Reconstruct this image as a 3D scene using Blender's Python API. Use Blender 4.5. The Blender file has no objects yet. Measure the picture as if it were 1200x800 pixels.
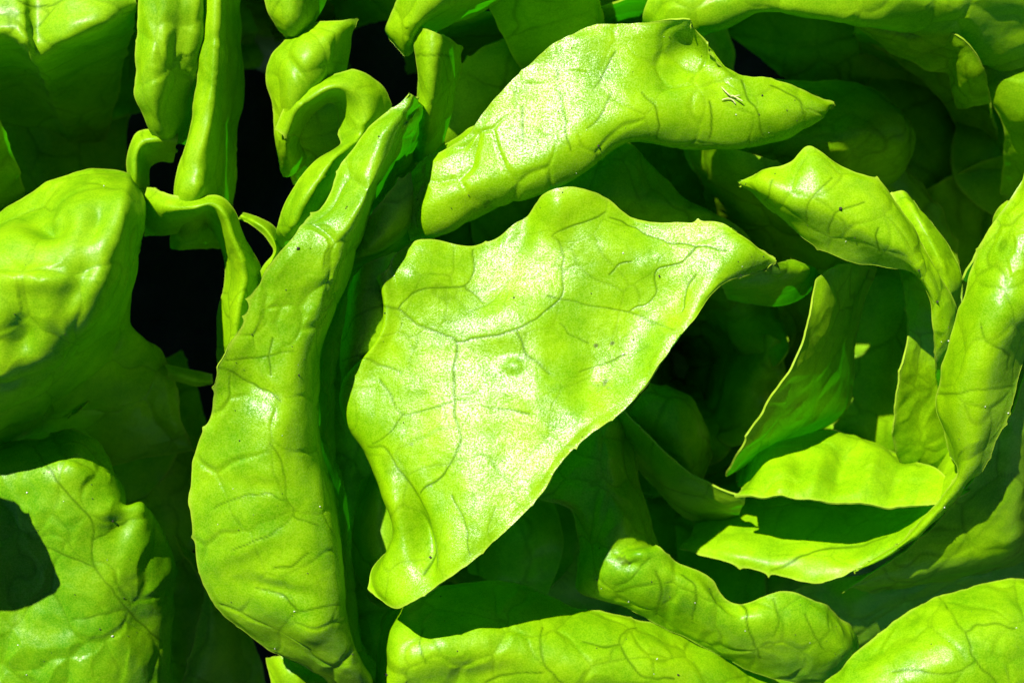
import bpy, math
import numpy as np
from mathutils import Vector, Matrix

# ------------------------------------------------------------------ camera, sky, sun, exposure
S = 0.0003            # metres per photo pixel at the reference height
H = 1800.0            # camera height above the reference height, in the same pixels
scene = bpy.context.scene
C = scene.collection

cam_d = bpy.data.cameras.new('camera')
cam = bpy.data.objects.new('camera', cam_d)
C.objects.link(cam)
cam.location = (0, 0, H * S)
cam.rotation_euler = (0, 0, 0)
cam_d.sensor_width = 36.0
cam_d.lens = 36.0 * H / 1200.0
cam_d.clip_start = 0.01
cam_d.clip_end = 100.0
cam_d.dof.use_dof = True
cam_d.dof.focus_distance = (H - 60) * S
cam_d.dof.aperture_fstop = 11.0
scene.camera = cam

SUN_EL = math.radians(48)
sun_from = Vector((-0.55, 0.83, 0)).normalized()      # from the upper left of the picture
sun_vec = Vector((sun_from.x * math.cos(SUN_EL), sun_from.y * math.cos(SUN_EL), math.sin(SUN_EL)))

world = bpy.data.worlds.new('World')
scene.world = world
world.use_nodes = True
wn = world.node_tree
sky = wn.nodes.new('ShaderNodeTexSky')
sky.sky_type = 'NISHITA'
sky.sun_disc = False
sky.air_density = 0.4
sky.dust_density = 0.0
sky.ozone_density = 4.0
sky.sun_elevation = SUN_EL
sky.sun_rotation = math.atan2(sun_from.x, sun_from.y)
bg = wn.nodes['Background']
bg.inputs['Strength'].default_value = 0.05
wn.links.new(sky.outputs['Color'], bg.inputs['Color'])

sun_d = bpy.data.lights.new('sun', 'SUN')
sun_d.energy = 5.0
sun_d.angle = math.radians(0.6)
sun_d.color = (1.0, 0.97, 0.90)
sun = bpy.data.objects.new('sun', sun_d)
C.objects.link(sun)
sun.rotation_euler = sun_vec.to_track_quat('Z', 'Y').to_euler()

vs = scene.view_settings
vs.view_transform = 'Standard'
vs.look = 'None'
vs.exposure = 0.87
vs.gamma = 1.0
vs.use_curve_mapping = False
scene.cycles.max_bounces = 4
scene.cycles.diffuse_bounces = 2
scene.cycles.glossy_bounces = 1
scene.cycles.transmission_bounces = 2

# ------------------------------------------------------------------ numeric helpers
def hash3(ix, iy, iz, seed):
    h = (ix.astype(np.int64) * 73856093) ^ (iy.astype(np.int64) * 19349663) ^ (iz.astype(np.int64) * 83492791) ^ (seed * 2654435761)
    h = (h ^ (h >> 13)) * 1274126177
    h = h & 0x7fffffff
    h = (h ^ (h >> 15)) * 668265263
    h = h & 0x7fffffff
    return ((h ^ (h >> 11)) % 100003) / 100003.0

def vnoise(P, scale, seed=0):
    """smooth value noise in -1..1 at points P (n,3)"""
    q = P / scale
    i = np.floor(q); f = q - i
    f = f * f * f * (f * (f * 6 - 15) + 10)
    i = i.astype(np.int64)
    out = 0
    for dx in (0, 1):
        wx = f[:, 0] if dx else 1 - f[:, 0]
        for dy in (0, 1):
            wy = f[:, 1] if dy else 1 - f[:, 1]
            for dz in (0, 1):
                wz = f[:, 2] if dz else 1 - f[:, 2]
                out = out + wx * wy * wz * hash3(i[:, 0] + dx, i[:, 1] + dy, i[:, 2] + dz, seed)
    return out * 2 - 1

def voro_edge(P, cell, seed=0):
    """distance to the border between the two nearest cells of a jittered lattice"""
    q = P / cell
    b = np.floor(q).astype(np.int64)
    n = len(P)
    d1 = np.full(n, 1e9); d2 = np.full(n, 1e9)
    p1 = np.zeros((n, 3)); p2 = np.zeros((n, 3))
    for dx in (-1, 0, 1):
        for dy in (-1, 0, 1):
            for dz in (-1, 0, 1):
                c = b + np.array((dx, dy, dz))
                pt = np.stack([c[:, k] + 0.08 + 0.84 * hash3(c[:, 0], c[:, 1], c[:, 2], seed * 7 + k + 1) for k in range(3)], 1)
                d = ((pt - q) ** 2).sum(1)
                near = d < d1
                second = (~near) & (d < d2)
                d2 = np.where(near, d1, np.where(second, d, d2))
                p2 = np.where(near[:, None], p1, np.where(second[:, None], pt, p2))
                d1 = np.where(near, d, d1)
                p1 = np.where(near[:, None], pt, p1)
    nrm = p2 - p1
    nrm /= np.linalg.norm(nrm, axis=1)[:, None] + 1e-9
    return np.abs((((p1 + p2) / 2 - q) * nrm).sum(1)) * cell

def cr(P, t):
    """Catmull-Rom through P along axis 0 at parameters t"""
    P = np.asarray(P, float)
    m = len(P)
    ext = np.concatenate([[2 * P[0] - P[1]], P, [2 * P[-1] - P[-2]]])
    i = np.clip(np.floor(t).astype(int), 0, m - 2)
    f = (t - i).reshape((-1,) + (1,) * (P.ndim - 1))
    a, b, c, d = ext[i], ext[i + 1], ext[i + 2], ext[i + 3]
    return 0.5 * (2 * b + (c - a) * f + (2 * a - 5 * b + 4 * c - d) * f * f + (3 * b - a - 3 * c + d) * f ** 3)

def resample(row, k):
    row = np.asarray(row, float)
    t = np.linspace(0, len(row) - 1, 20 * len(row))
    c = cr(row, t)
    L = np.concatenate([[0], np.cumsum(np.linalg.norm(np.diff(c, axis=0), axis=1))])
    return np.stack([np.interp(np.linspace(0, L[-1], k), L, c[:, j]) for j in range(3)], 1)

def seg_dist(xy, poly):
    d = np.full(len(xy), 1e9)
    for a, b in zip(poly[:-1], poly[1:]):
        a = np.array(a, float); b = np.array(b, float)
        ab = b - a
        t = np.clip(((xy - a) @ ab) / (ab @ ab + 1e-9), 0, 1)
        d = np.minimum(d, np.linalg.norm(xy - a - t[:, None] * ab, axis=1))
    return d

def to_world(Q):
    k = (H - Q[..., 2]) / H
    return np.stack([(Q[..., 0] - 600) * k, (400 - Q[..., 1]) * k, Q[..., 2]], -1)

# ------------------------------------------------------------------ materials
def leaf_material():
    m = bpy.data.materials.new('lettuce_leaf')
    m.use_nodes = True
    nt = m.node_tree; N = nt.nodes; L = nt.links
    N.clear()
    out = N.new('ShaderNodeOutputMaterial')
    def attr(name):
        a = N.new('ShaderNodeAttribute'); a.attribute_name = name; return a.outputs['Fac']
    def math_(op, a, b=None, clamp=False):
        n = N.new('ShaderNodeMath'); n.operation = op; n.use_clamp = clamp
        for i, v in enumerate((a, b)):
            if v is None: continue
            if isinstance(v, (int, float)): n.inputs[i].default_value = v
            else: L.new(v, n.inputs[i])
        return n.outputs[0]
    def mix(fac, a, b):
        n = N.new('ShaderNodeMix'); n.data_type = 'RGBA'
        if isinstance(fac, (int, float)): n.inputs['Factor'].default_value = fac
        else: L.new(fac, n.inputs['Factor'])
        for key, v in (('A', a), ('B', b)):
            s = [x for x in n.inputs if x.name == key and x.type == 'RGBA'][0]
            if isinstance(v, tuple): s.default_value = (*v, 1)
            else: L.new(v, s)
        return [x for x in n.outputs if x.type == 'RGBA'][0]
    def ramp(fac, lo, hi):
        n = N.new('ShaderNodeMapRange'); n.inputs['From Min'].default_value = lo; n.inputs['From Max'].default_value = hi
        L.new(fac, n.inputs['Value']); return n.outputs[0]
    tc = N.new('ShaderNodeTexCoord').outputs['Object']
    def noise(scale, detail=3, rough=0.55):
        n = N.new('ShaderNodeTexNoise'); n.inputs['Scale'].default_value = scale
        n.inputs['Detail'].default_value = detail; n.inputs['Roughness'].default_value = rough
        L.new(tc, n.inputs['Vector']); return n.outputs['Fac']
    vein = attr('vein'); edge = attr('edge'); tone = attr('tone'); mark = attr('mark'); grain = attr('grain')
    n_big = noise(60, 2)
    n_mid = noise(420, 1)
    n_cell = noise(1700, 2, 0.8)      # epidermis grain, a photo pixel or two
    deep = (0.072, 0.285, 0.0006)
    bright = (0.345, 0.625, 0.0012)
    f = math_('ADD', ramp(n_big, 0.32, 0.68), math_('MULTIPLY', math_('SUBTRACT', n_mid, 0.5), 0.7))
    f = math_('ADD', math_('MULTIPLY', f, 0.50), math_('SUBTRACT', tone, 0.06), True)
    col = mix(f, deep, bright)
    col = mix(math_('MULTIPLY', ramp(n_cell, 0.40, 0.62), 0.20), col, (0.46, 0.70, 0.003))
    col = mix(math_('MULTIPLY', ramp(n_cell, 0.56, 0.36), 0.26), col, (0.07, 0.22, 0.001))
    col = mix(math_('MULTIPLY', vein, 0.92), col, (0.035, 0.105, 0.001))
    col = mix(math_('MULTIPLY', edge, 0.40), col, (0.50, 0.56, 0.06))
    col = mix(mark, col, (0.06, 0.07, 0.012))
    bump = N.new('ShaderNodeBump'); L.new(grain, bump.inputs['Strength']); bump.inputs['Distance'].default_value = 0.00014
    L.new(n_cell, bump.inputs['Height'])
    pr = N.new('ShaderNodeBsdfPrincipled')
    L.new(col, pr.inputs['Base Color'])
    rough = math_('ADD', 0.40, math_('ADD', math_('MULTIPLY', n_big, 0.1), math_('MULTIPLY', grain, -0.17)))
    L.new(rough, pr.inputs['Roughness'])
    sp = math_('ADD', math_('MULTIPLY', ramp(n_cell, 0.44, 0.60), grain), math_('MULTIPLY', math_('SUBTRACT', 1.0, grain), 0.20))
    sp = math_('MULTIPLY', sp, math_('SUBTRACT', 1.0, math_('MULTIPLY', vein, 0.85)))
    L.new(math_('ADD', 0.05, math_('MULTIPLY', sp, 0.95)), pr.inputs['Specular IOR Level'])
    L.new(bump.outputs[0], pr.inputs['Normal'])
    tr = N.new('ShaderNodeBsdfTranslucent')
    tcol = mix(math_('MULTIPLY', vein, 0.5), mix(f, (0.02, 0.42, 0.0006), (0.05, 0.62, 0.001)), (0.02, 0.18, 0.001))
    L.new(tcol, tr.inputs['Color'])
    ms = N.new('ShaderNodeMixShader'); ms.inputs[0].default_value = 0.27
    L.new(pr.outputs[0], ms.inputs[1]); L.new(tr.outputs[0], ms.inputs[2])
    L.new(ms.outputs[0], out.inputs['Surface'])
    return m

def plain_material(name, col_a, col_b, scale, rough, bump_d=0.0):
    m = bpy.data.materials.new(name); m.use_nodes = True
    nt = m.node_tree; N = nt.nodes; L = nt.links
    pr = N['Principled BSDF']; pr.inputs['Roughness'].default_value = rough
    tc = N.new('ShaderNodeTexCoord')
    no = N.new('ShaderNodeTexNoise'); no.inputs['Scale'].default_value = scale; no.inputs['Detail'].default_value = 6
    L.new(tc.outputs['Object'], no.inputs['Vector'])
    r = N.new('ShaderNodeValToRGB')
    r.color_ramp.elements[0].color = (*col_a, 1); r.color_ramp.elements[1].color = (*col_b, 1)
    r.color_ramp.elements[0].position = 0.35; r.color_ramp.elements[1].position = 0.68
    L.new(no.outputs['Fac'], r.inputs[0]); L.new(r.outputs[0], pr.inputs['Base Color'])
    if bump_d:
        b = N.new('ShaderNodeBump'); b.inputs['Distance'].default_value = bump_d
        L.new(no.outputs['Fac'], b.inputs['Height']); L.new(b.outputs[0], pr.inputs['Normal'])
    return m

M_LEAF = leaf_material()
M_SOIL = plain_material('dark_soil', (0.005, 0.004, 0.003), (0.018, 0.013, 0.009), 60, 0.95, 0.004)
M_GRAIN = plain_material('sand_grain', (0.55, 0.52, 0.42), (0.8, 0.78, 0.7), 900, 0.3)
M_SPECK = plain_material('dirt_speck', (0.012, 0.014, 0.006), (0.04, 0.035, 0.015), 900, 0.8)
M_STEM = plain_material('lettuce_stem', (0.22, 0.30, 0.08), (0.36, 0.42, 0.16), 90, 0.6)
M_STRAW = plain_material('dry_straw', (0.42, 0.44, 0.14), (0.58, 0.58, 0.26), 1500, 0.6)

# ------------------------------------------------------------------ the ground
def ground():
    n = 121
    g = np.linspace(-1, 1, n)
    g = np.sign(g) * np.abs(g) ** 2.2 * 3.0
    X, Y = np.meshgrid(g, g)
    P = np.stack([X.ravel(), Y.ravel(), np.zeros(n * n)], 1)
    P[:, 2] = -0.21 + 0.012 * vnoise(P, 0.05, 3) + 0.006 * vnoise(P, 0.02, 4)
    F = [(j * n + i, j * n + i + 1, (j + 1) * n + i + 1, (j + 1) * n + i) for j in range(n - 1) for i in range(n - 1)]
    me = bpy.data.meshes.new('soil'); me.from_pydata(P.tolist(), [], F)
    me.shade_smooth(); me.materials.append(M_SOIL)
    o = bpy.data.objects.new('soil', me); C.objects.link(o); o['kind'] = 'structure'
ground()

# ------------------------------------------------------------------ heads of lettuce
def head(px, py, label):
    o = bpy.data.objects.new('lettuce_head', None); C.objects.link(o)
    k = (H + 690) / H
    o.location = ((px - 600) * k * S, (400 - py) * k * S, -690 * S)
    o.empty_display_size = 0.02
    o['label'] = label; o['category'] = 'lettuce'
    o['group'] = 'lettuces growing side by side'
    return o

SURF = {}
seed_counter = [10]

def leaf(parent, rows, res=2.4, veins=(), bumps=(), marks=(), tone=0.35, cell=85, vein_k=0.55, blister=5.0,
         wob=4.0, teeth=0.5, flip=False, ext=None, label=None, margin=(1, 1, 1, 1), key=None, ruffle=3.0, name='leaf', fold=(), grain=0.25, net=0.0, own_seed=None):
    """one leaf blade: a smooth sheet through rows of (x, y, height) points"""
    if own_seed is None:
        seed_counter[0] += 1
    seed = own_seed or seed_counter[0]
    rng = np.random.RandomState(seed)
    rows = [list(r) for r in rows]
    if ext:                      # carry the blade on down towards the base of its plant
        bx, by, steps = ext
        for r in rows:
            x, y, z = r[-1]
            for fr, zz in steps:
                r.append((x + (bx - x) * fr, y + (by - y) * fr, zz))
    K = max(24, 6 * max(len(r) for r in rows))
    G = np.stack([resample(r, K) for r in rows])               # m,K,3
    m = len(G)
    W = to_world(G)
    la = np.linalg.norm(np.diff(W, axis=0), axis=2).mean(1) + 1e-3
    lb = np.linalg.norm(np.diff(W, axis=1), axis=2).max(0).sum()
    nu = int(np.clip(la.sum() / res, 12, 560)); nv = int(np.clip(lb / res, 8, 460))
    cum = np.concatenate([[0], np.cumsum(la)])
    t = np.interp(np.linspace(0, cum[-1], nu), cum, np.arange(m))
    A = cr(G, t)                                               # nu,K,3
    B = cr(A.transpose(1, 0, 2), np.linspace(0, K - 1, nv)).transpose(1, 0, 2)   # nu,nv,3
    Q = B.reshape(-1, 3)
    P = to_world(Q)
    Pg = P.reshape(nu, nv, 3)
    # distance to the free margins, in pixels
    da = np.concatenate([np.zeros((1, nv)), np.cumsum(np.linalg.norm(np.diff(Pg, axis=0), axis=2), 0)])
    db = np.concatenate([np.zeros((nu, 1)), np.cumsum(np.linalg.norm(np.diff(Pg, axis=1), axis=2), 1)], 1)
    big = np.full((nu, nv), 1e3)
    de = np.minimum.reduce([da if margin[0] else big, (da[-1] - da) if margin[1] else big,
                            db if margin[2] else big, (db[:, -1:] - db) if margin[3] else big]).ravel()
    def normals(G3):
        tu = np.gradient(G3, axis=0); tv = np.gradient(G3, axis=1)
        n = np.cross(tu, tv)
        return n / (np.linalg.norm(n, axis=2, keepdims=True) + 1e-9)
    nr = normals(Pg)
    if nr[..., 2].mean() < 0: nr = -nr; rev = True
    else: rev = False
    if flip: nr = -nr
    nf = nr.reshape(-1, 3)
    # relief
    wp = P + 9 * np.stack([vnoise(P, 30, seed + 1), vnoise(P, 30, seed + 2), vnoise(P, 30, seed + 3)], 1)
    d1 = voro_edge(wp, cell, seed)
    d2 = voro_edge(wp, cell * 0.42, seed + 5)
    mask1 = np.clip(0.78 + 0.7 * vnoise(P, 70, seed + 6), 0, 1)
    mask2 = np.clip(0.15 + 1.1 * vnoise(P, 55, seed + 7), 0, 1)
    vk = max(vein_k, net)
    v = vk * mask1 * np.exp(-(d1 / max(1.1, 0.62 * res)) ** 2)
    v2 = 0.5 * vk * mask2 * np.exp(-(d2 / 1.1) ** 2)
    dmain = d1.copy() / (vein_k + 0.06) if vein_k > 0.11 else np.full(len(P), 1e3)
    xy = Q[:, :2] + 2.2 * np.stack([vnoise(P, 14, seed + 8), vnoise(P, 14, seed + 9)], 1)
    cv = np.zeros(len(P)); dc = np.full(len(P), 1e3)
    for poly in veins:
        wdt = 1.9
        if isinstance(poly[0], (int, float)):
            wdt = poly[0]; poly = poly[1]
        pp = cr(np.array(poly, float), np.linspace(0, len(poly) - 1, 5 * len(poly)))
        dd = seg_dist(xy, pp)
        cv = np.maximum(cv, (0.75 + 0.25 * vnoise(P, 40, seed + 11)) * np.exp(-(dd / max(0.54 * wdt, 0.66 * res)) ** 2))
        dc = np.minimum(dc, dd)
    V = np.clip(np.maximum(np.maximum(v, v2), cv), 0, 1)
    dist = np.minimum(dmain, dc * 0.8)
    fade = np.clip(de / 14, 0.25, 1)
    hgt = blister * (0.5 * (1 - np.exp(-(dist / 34) ** 2)) + 0.08 * (1 - np.exp(-(dist / 9) ** 2))) * fade
    hgt += wob * vnoise(P, 95, seed + 12) + 0.32 * wob * vnoise(P, 42, seed + 13) + 0.11 * wob * vnoise(P, 17, seed + 14) + 0.035 * wob * vnoise(P, 7, seed + 19)
    hgt -= 0.55 * V
    for (bx_, by_, rx, ry, ang, amp) in bumps:
        a = math.radians(ang)
        dx = Q[:, 0] - bx_; dy = Q[:, 1] - by_
        e = ((dx * math.cos(a) + dy * math.sin(a)) / rx) ** 2 + ((-dx * math.sin(a) + dy * math.cos(a)) / ry) ** 2
        hgt += amp * np.exp(-e)
    for (poly, side_w, amp) in fold:      # a crease: one flank of the line pushed up
        pp = np.array(poly, float)
        dd = seg_dist(Q[:, :2], pp)
        a, b = pp[0], pp[-1]
        sgn = (b[0] - a[0]) * (Q[:, 1] - a[1]) - (b[1] - a[1]) * (Q[:, 0] - a[0])
        s = np.where(sgn > 0, dd, -dd) / side_w
        hgt += amp * np.exp(-s * s * 0.5) * (s > 0) + amp * np.exp(-(s * 3.2) ** 2) * (s <= 0)
    P = P + nf * hgt[:, None]
    em = np.exp(-(de / 16) ** 2)
    P = P + nf * (ruffle * em * vnoise(P, 26, seed + 15))[:, None]
    # outward direction at the margins for small teeth and an uneven outline
    Pg = P.reshape(nu, nv, 3)
    ou = np.zeros((nu, nv, 3)); wt = np.zeros((nu, nv))
    def out_side(idx, inner, n_along, on):
        if not on: return
        base = Pg[idx] - Pg[inner]
        base /= np.linalg.norm(base, axis=-1, keepdims=True) + 1e-9
        Lp = np.concatenate([[0], np.cumsum(np.linalg.norm(np.diff(Pg[idx], axis=0), axis=1))])
        amt = 2.4 * vnoise(Pg[idx], 30, seed + 16) + 0.9 * vnoise(Pg[idx], 9, seed + 17)
        k = int(Lp[-1] / 95 * teeth + rng.rand())
        for c in rng.rand(k) * Lp[-1]:
            amt = amt + rng.uniform(1.5, 6.0) ** 1.1 * np.exp(-np.abs(Lp - c) / rng.uniform(2.0, 4.0))
        ou[idx] += base * amt[:, None]
    out_side((0, slice(None)), (1, slice(None)), nv, margin[0])
    out_side((nu - 1, slice(None)), (nu - 2, slice(None)), nv, margin[1])
    out_side((slice(None), 0), (slice(None), 1), nu, margin[2])
    out_side((slice(None), nv - 1), (slice(None), nv - 2), nu, margin[3])
    # spread the outline offset a few rows inwards
    off = ou.copy()
    for j in range(1, 4):
        w = (1 - j / 4) ** 1.5
        if margin[0] and nu > 12: off[j] += ou[0] * w
        if margin[1] and nu > 12: off[nu - 1 - j] += ou[nu - 1] * w
        if margin[2] and nv > 12: off[:, j] += ou[:, 0] * w
        if margin[3] and nv > 12: off[:, nv - 1 - j] += ou[:, nv - 1] * w
    Pg = Pg + off
    P = Pg.reshape(-1, 3)
    edge = np.exp(-(de / 2.2) ** 2)
    mk = np.zeros(len(P))
    for (mx, my, r, s_) in marks:
        dd = np.linalg.norm(Q[:, :2] - (mx, my), axis=1) / r
        mk = np.maximum(mk, s_ * np.clip(1.25 - dd + 0.9 * vnoise(P, 4, seed + 18), 0, 1))
    # faces
    idx = np.arange(nu * nv).reshape(nu, nv)
    f = np.stack([idx[:-1, :-1], idx[1:, :-1], idx[1:, 1:], idx[:-1, 1:]], -1).reshape(-1, 4)
    if rev: f = f[:, ::-1]
    # a rim gives the blade its thickness at the margin
    loop = np.concatenate([idx[0, :], idx[1:, -1], idx[-1, -2::-1], idx[-2:0:-1, 0]])
    nn = normals(Pg).reshape(-1, 3) * (-1 if rev else 1)
    rim = P[loop] - nn[loop] * 2.2
    n0 = len(P); nl = len(loop)
    ar = np.arange(nl)
    def build(nm, Vx, Fx, attrs):
        me = bpy.data.meshes.new(nm)
        Vx = Vx * S
        me.vertices.add(len(Vx)); me.vertices.foreach_set('co', Vx.astype(np.float32).ravel())
        me.loops.add(Fx.size); me.loops.foreach_set('vertex_index', Fx.astype(np.int32).ravel())
        me.polygons.add(len(Fx)); me.polygons.foreach_set('loop_start', np.arange(0, Fx.size, 4, dtype=np.int32))
        me.update(calc_edges=True)
        me.shade_smooth()
        for an, arr in attrs.items():
            at = me.attributes.new(an, 'FLOAT', 'POINT')
            at.data.foreach_set('value', arr.astype(np.float32))
        me.materials.append(M_LEAF)
        ob = bpy.data.objects.new(nm, me); C.objects.link(ob)
        return ob
    o = build(name, P, f, {'vein': V, 'edge': edge, 'tone': np.full(n0, tone), 'mark': mk, 'grain': np.full(n0, grain)})
    o.parent = parent
    o.matrix_parent_inverse = Matrix.Translation(-parent.location)
    # the thickness of the blade at its margin
    top = P[loop] + nn[loop] * 0.25
    one = np.ones(2 * nl)
    r_f = np.stack([ar, nl + ar, nl + (ar + 1) % nl, (ar + 1) % nl], 1)
    if rev: r_f = r_f[:, ::-1]
    mg = build('margin', np.concatenate([top, rim]), r_f, {'vein': 0 * one, 'edge': one, 'tone': tone * one, 'mark': 0 * one, 'grain': 0.3 * one})
    mg.parent = o
    if label: o['label'] = label
    if key: SURF[key] = (P, nn, Q, de)
    return o

heart = head(800, 430, 'large open lettuce in the middle, pale sunlit leaf curling over its dark heart')
west = head(60, 380, 'lettuce with a glossy puckered leaf at the left edge, beside the long upright leaf')
north = head(330, 40, 'lettuce with small tightly curled leaves at the upper left')
south = head(90, 800, 'lettuce in the lower left corner with a veined leaf half in shadow')
east = head(1180, -60, 'lettuce in the upper right corner, mostly shaded, one lit leaf margin along the top')

# ---- the big pale leaf in the middle
hero_veins = [
 (2.3, [(445,358),(467,363),(490,380),(512,391),(534,400),(533,434),(533,470),(535,488),(540,515),(530,542),(518,557),(492,577)]),
 (2.1, [(467,363),(481,348),(503,339),(543,334),(555,317),(553,294)]),
 [(543,334),(556,345),(566,355)],
 (2.2, [(534,400),(566,397),(605,389),(634,369),(656,348),(661,317),(654,285),(647,276),(670,265),(710,249)]),
 (2.1, [(605,389),(616,411),(632,427),(644,438)]),
 (2.0, [(850,294),(818,288),(798,308),(769,319),(767,346),(737,366)]),
 (2.0, [(715,256),(733,263),(755,274),(782,283),(818,288)]),
 [(400,419),(427,419),(445,427),(470,435)],
 [(445,445),(458,465),(472,486),(500,479),(530,472)],
 [(472,486),(454,510),(436,520)],
 [(679,436),(710,425),(735,416)],
 (2.4, [(431,524),(450,524),(466,544),(481,568),(492,590),(500,614),(498,642),(492,671)]),
 (1.5, [(644,348),(690,357),(737,366),(790,388)]), (1.4, [(535,470),(560,473),(600,481),(620,484)]),
 (1.4, [(530,580),(545,612),(550,650)]), (1.4, [(656,380),(668,392),(690,402)]),
 (1.4, [(715,322),(725,312),(740,309)]), (1.3, [(800,365),(803,338),(815,320)]),
]
leaf(heart, [
 [(908,302,52),(909,305,52),(908,309,50),(900,318,44)],
 [(868,274,58),(875,288,64),(870,304,66),(850,330,66)],
 [(840,261,48),(838,290,62),(828,330,72),(815,372,78)],
 [(790,262,36),(790,300,52),(785,360,60),(778,420,84)],
 [(748,259,24),(748,310,45),(745,390,54),(737,475,92)],
 [(713,234,30),(705,300,42),(700,400,56),(690,510,100)],
 [(682,221,40),(668,300,40),(660,420,64),(655,545,104)],
 [(640,226,36),(630,310,36),(625,440,74),(630,585,106)],
 [(610,258,16),(597,330,32),(590,460,74),(590,625,106)],
 [(560,287,12),(555,350,34),(550,480,70),(548,660,112)],
 [(500,279,20),(505,360,38),(505,500,60),(514,600,86),(513,683,104)],
 [(462,300,20),(470,370,34),(444,440,30),(444,490,40),(460,535,52),(475,590,68),(488,650,78),(484,704,90)],
 [(449,325,28),(445,390,28),(405,445,14),(408,490,14),(430,530,24),(447,575,40),(461,625,50),(445,680,56),(458,711,70)],
 [(455,335,-40),(452,395,-50),(412,445,-56),(418,490,-60),(440,540,-40),(455,590,-20),(466,630,0),(440,670,16),(431,690,34)],
], res=1.5, veins=hero_veins, key='hero', grain=0.72, tone=0.42, cell=62, net=0.34, vein_k=0.10, blister=3.4, wob=4.5, teeth=0.9,
 bumps=[(480,325,34,26,0,10),(598,428,34,26,10,-7),(600,428,14,10,0,5),(690,450,22,30,20,-8),(660,470,60,40,-30,6),
        (585,380,40,30,-20,7),(490,626,12,46,-12,-26),(468,600,10,40,-12,5),(655,250,16,26,0,8),(620,262,14,30,20,-6),(735,300,50,24,20,5)],
 marks=[(705,450,7,.5),(709,446,4,.7),(698,404,2.4,.8),(718,402,2.2,.8),(484,521,2,.5),(570,452,1.5,.5)],
 label='large pale yellow-green leaf with white glints folded over the heart')
# second layer showing behind its upper left edge
leaf(heart, [
 [(470,296,-6),(448,302,8),(426,314,8),(412,332,-14)],
 [(478,335,0),(446,338,18),(420,346,18),(405,366,-8)],
 [(478,380,0),(444,384,18),(416,388,18),(400,404,-8)],
 [(470,420,-6),(438,424,10),(412,428,12),(400,440,-12)],
 [(460,455,-30),(436,456,-20),(414,458,-20),(402,464,-40)],
], res=1.9, tone=0.38, grain=0.5, cell=60, net=0.3, vein_k=0.12, blister=4, wob=3, teeth=0.4,
 veins=[(2.0,[(447,358),(430,364),(415,376),(403,398)]),(1.8,[(430,419),(415,417),(402,424)])], own_seed=901,
 label='second layer of leaf behind the left edge of the middle leaf')
# its far corner tucked back under
leaf(heart, [
 [(845,330,40),(848,340,10),(852,352,-40)],
 [(872,322,42),(876,340,10),(880,358,-45)],
 [(890,318,40),(905,338,12),(912,360,-50)],
 [(905,309,48),(930,325,15),(940,348,-55)],
 [(918,306,30),(945,318,0),(955,335,-60)],
 [(925,302,0),(950,312,-20),(962,322,-80)],
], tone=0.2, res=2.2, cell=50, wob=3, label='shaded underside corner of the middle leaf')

# ---- rolled leaf above it
leaf(heart, [
 [(477,206,-6),(474,232,0),(474,258,2),(477,276,-4),(480,285,-14),(484,282,-60)],
 [(505,182,6),(500,210,14),(503,244,20),(514,266,12),(520,274,-10),(512,266,-60)],
 [(545,160,20),(545,188,24),(556,220,34),(573,240,20),(577,245,-2),(566,238,-60)],
 [(568,130,26),(580,160,34),(604,202,46),(622,224,32),(626,229,8),(614,220,-60)],
 [(602,92,30),(618,128,38),(646,178,54),(662,204,40),(666,209,16),(652,198,-60)],
 [(650,50,30),(660,98,40),(677,148,58),(692,182,46),(695,188,20),(682,176,-60)],
 [(700,31,32),(712,80,42),(723,130,58),(731,158,50),(733,164,24),(720,152,-60)],
 [(745,27,36),(760,70,40),(772,122,54),(780,160,40),(782,171,12),(770,158,-60)],
 [(803,24,54),(805,60,22),(818,112,46),(829,162,34),(831,175,6),(820,160,-60)],
 [(817,40,44),(835,75,28),(855,122,44),(874,162,30),(878,174,2),(866,160,-60)],
 [(858,84,30),(880,105,32),(896,132,38),(911,156,22),(916,165,-4),(904,150,-60)],
 [(905,92,18),(920,112,22),(931,130,24),(940,146,10),(943,151,-10),(932,142,-60)],
 [(945,106,6),(955,118,6),(958,127,6),(960,136,0),(960,140,-14),(950,135,-50)],
 [(974,120,-20),(975,122,-20),(974,123,-20),(973,125,-22),(972,126,-26)],
], res=1.9, key='rolled', grain=0.85, tone=0.42, cell=58, net=0.32, vein_k=0.12, blister=4.5, wob=3.5, teeth=0.7,
 veins=[(2.2,[(651,81),(659,118),(662,152),(669,175)]),[(613,125),(611,140),(612,159)],(2.0,[(752,108),(765,125),(772,142),(770,162)]),
  [(833,118),(834,140),(831,162)],(2.0,[(870,95),(878,115),(887,135),(894,159)]),[(904,101),(934,115),(944,132)],[(720,62),(710,85),(695,105)],
  [(690,150),(705,130),(715,110)]],
 bumps=[(785,85,30,28,0,-12),(840,100,14,30,-30,-5)], marks=[(572,240,4,.8),(640,140,1.6,.7),(630,165,1.6,.6)],
 label='rolled-back bright leaf above the middle leaf')
# little inner fold at its left end
leaf(heart, [
 [(495,196,-30),(500,186,-26),(512,176,-40)],
 [(512,195,0),(520,182,8),(532,162,-20)],
 [(535,190,6),(542,172,14),(550,150,-16)],
 [(556,185,0),(560,165,8),(563,146,-20)],
], tone=0.45, res=1.8, cell=60, wob=2, teeth=0)

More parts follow.
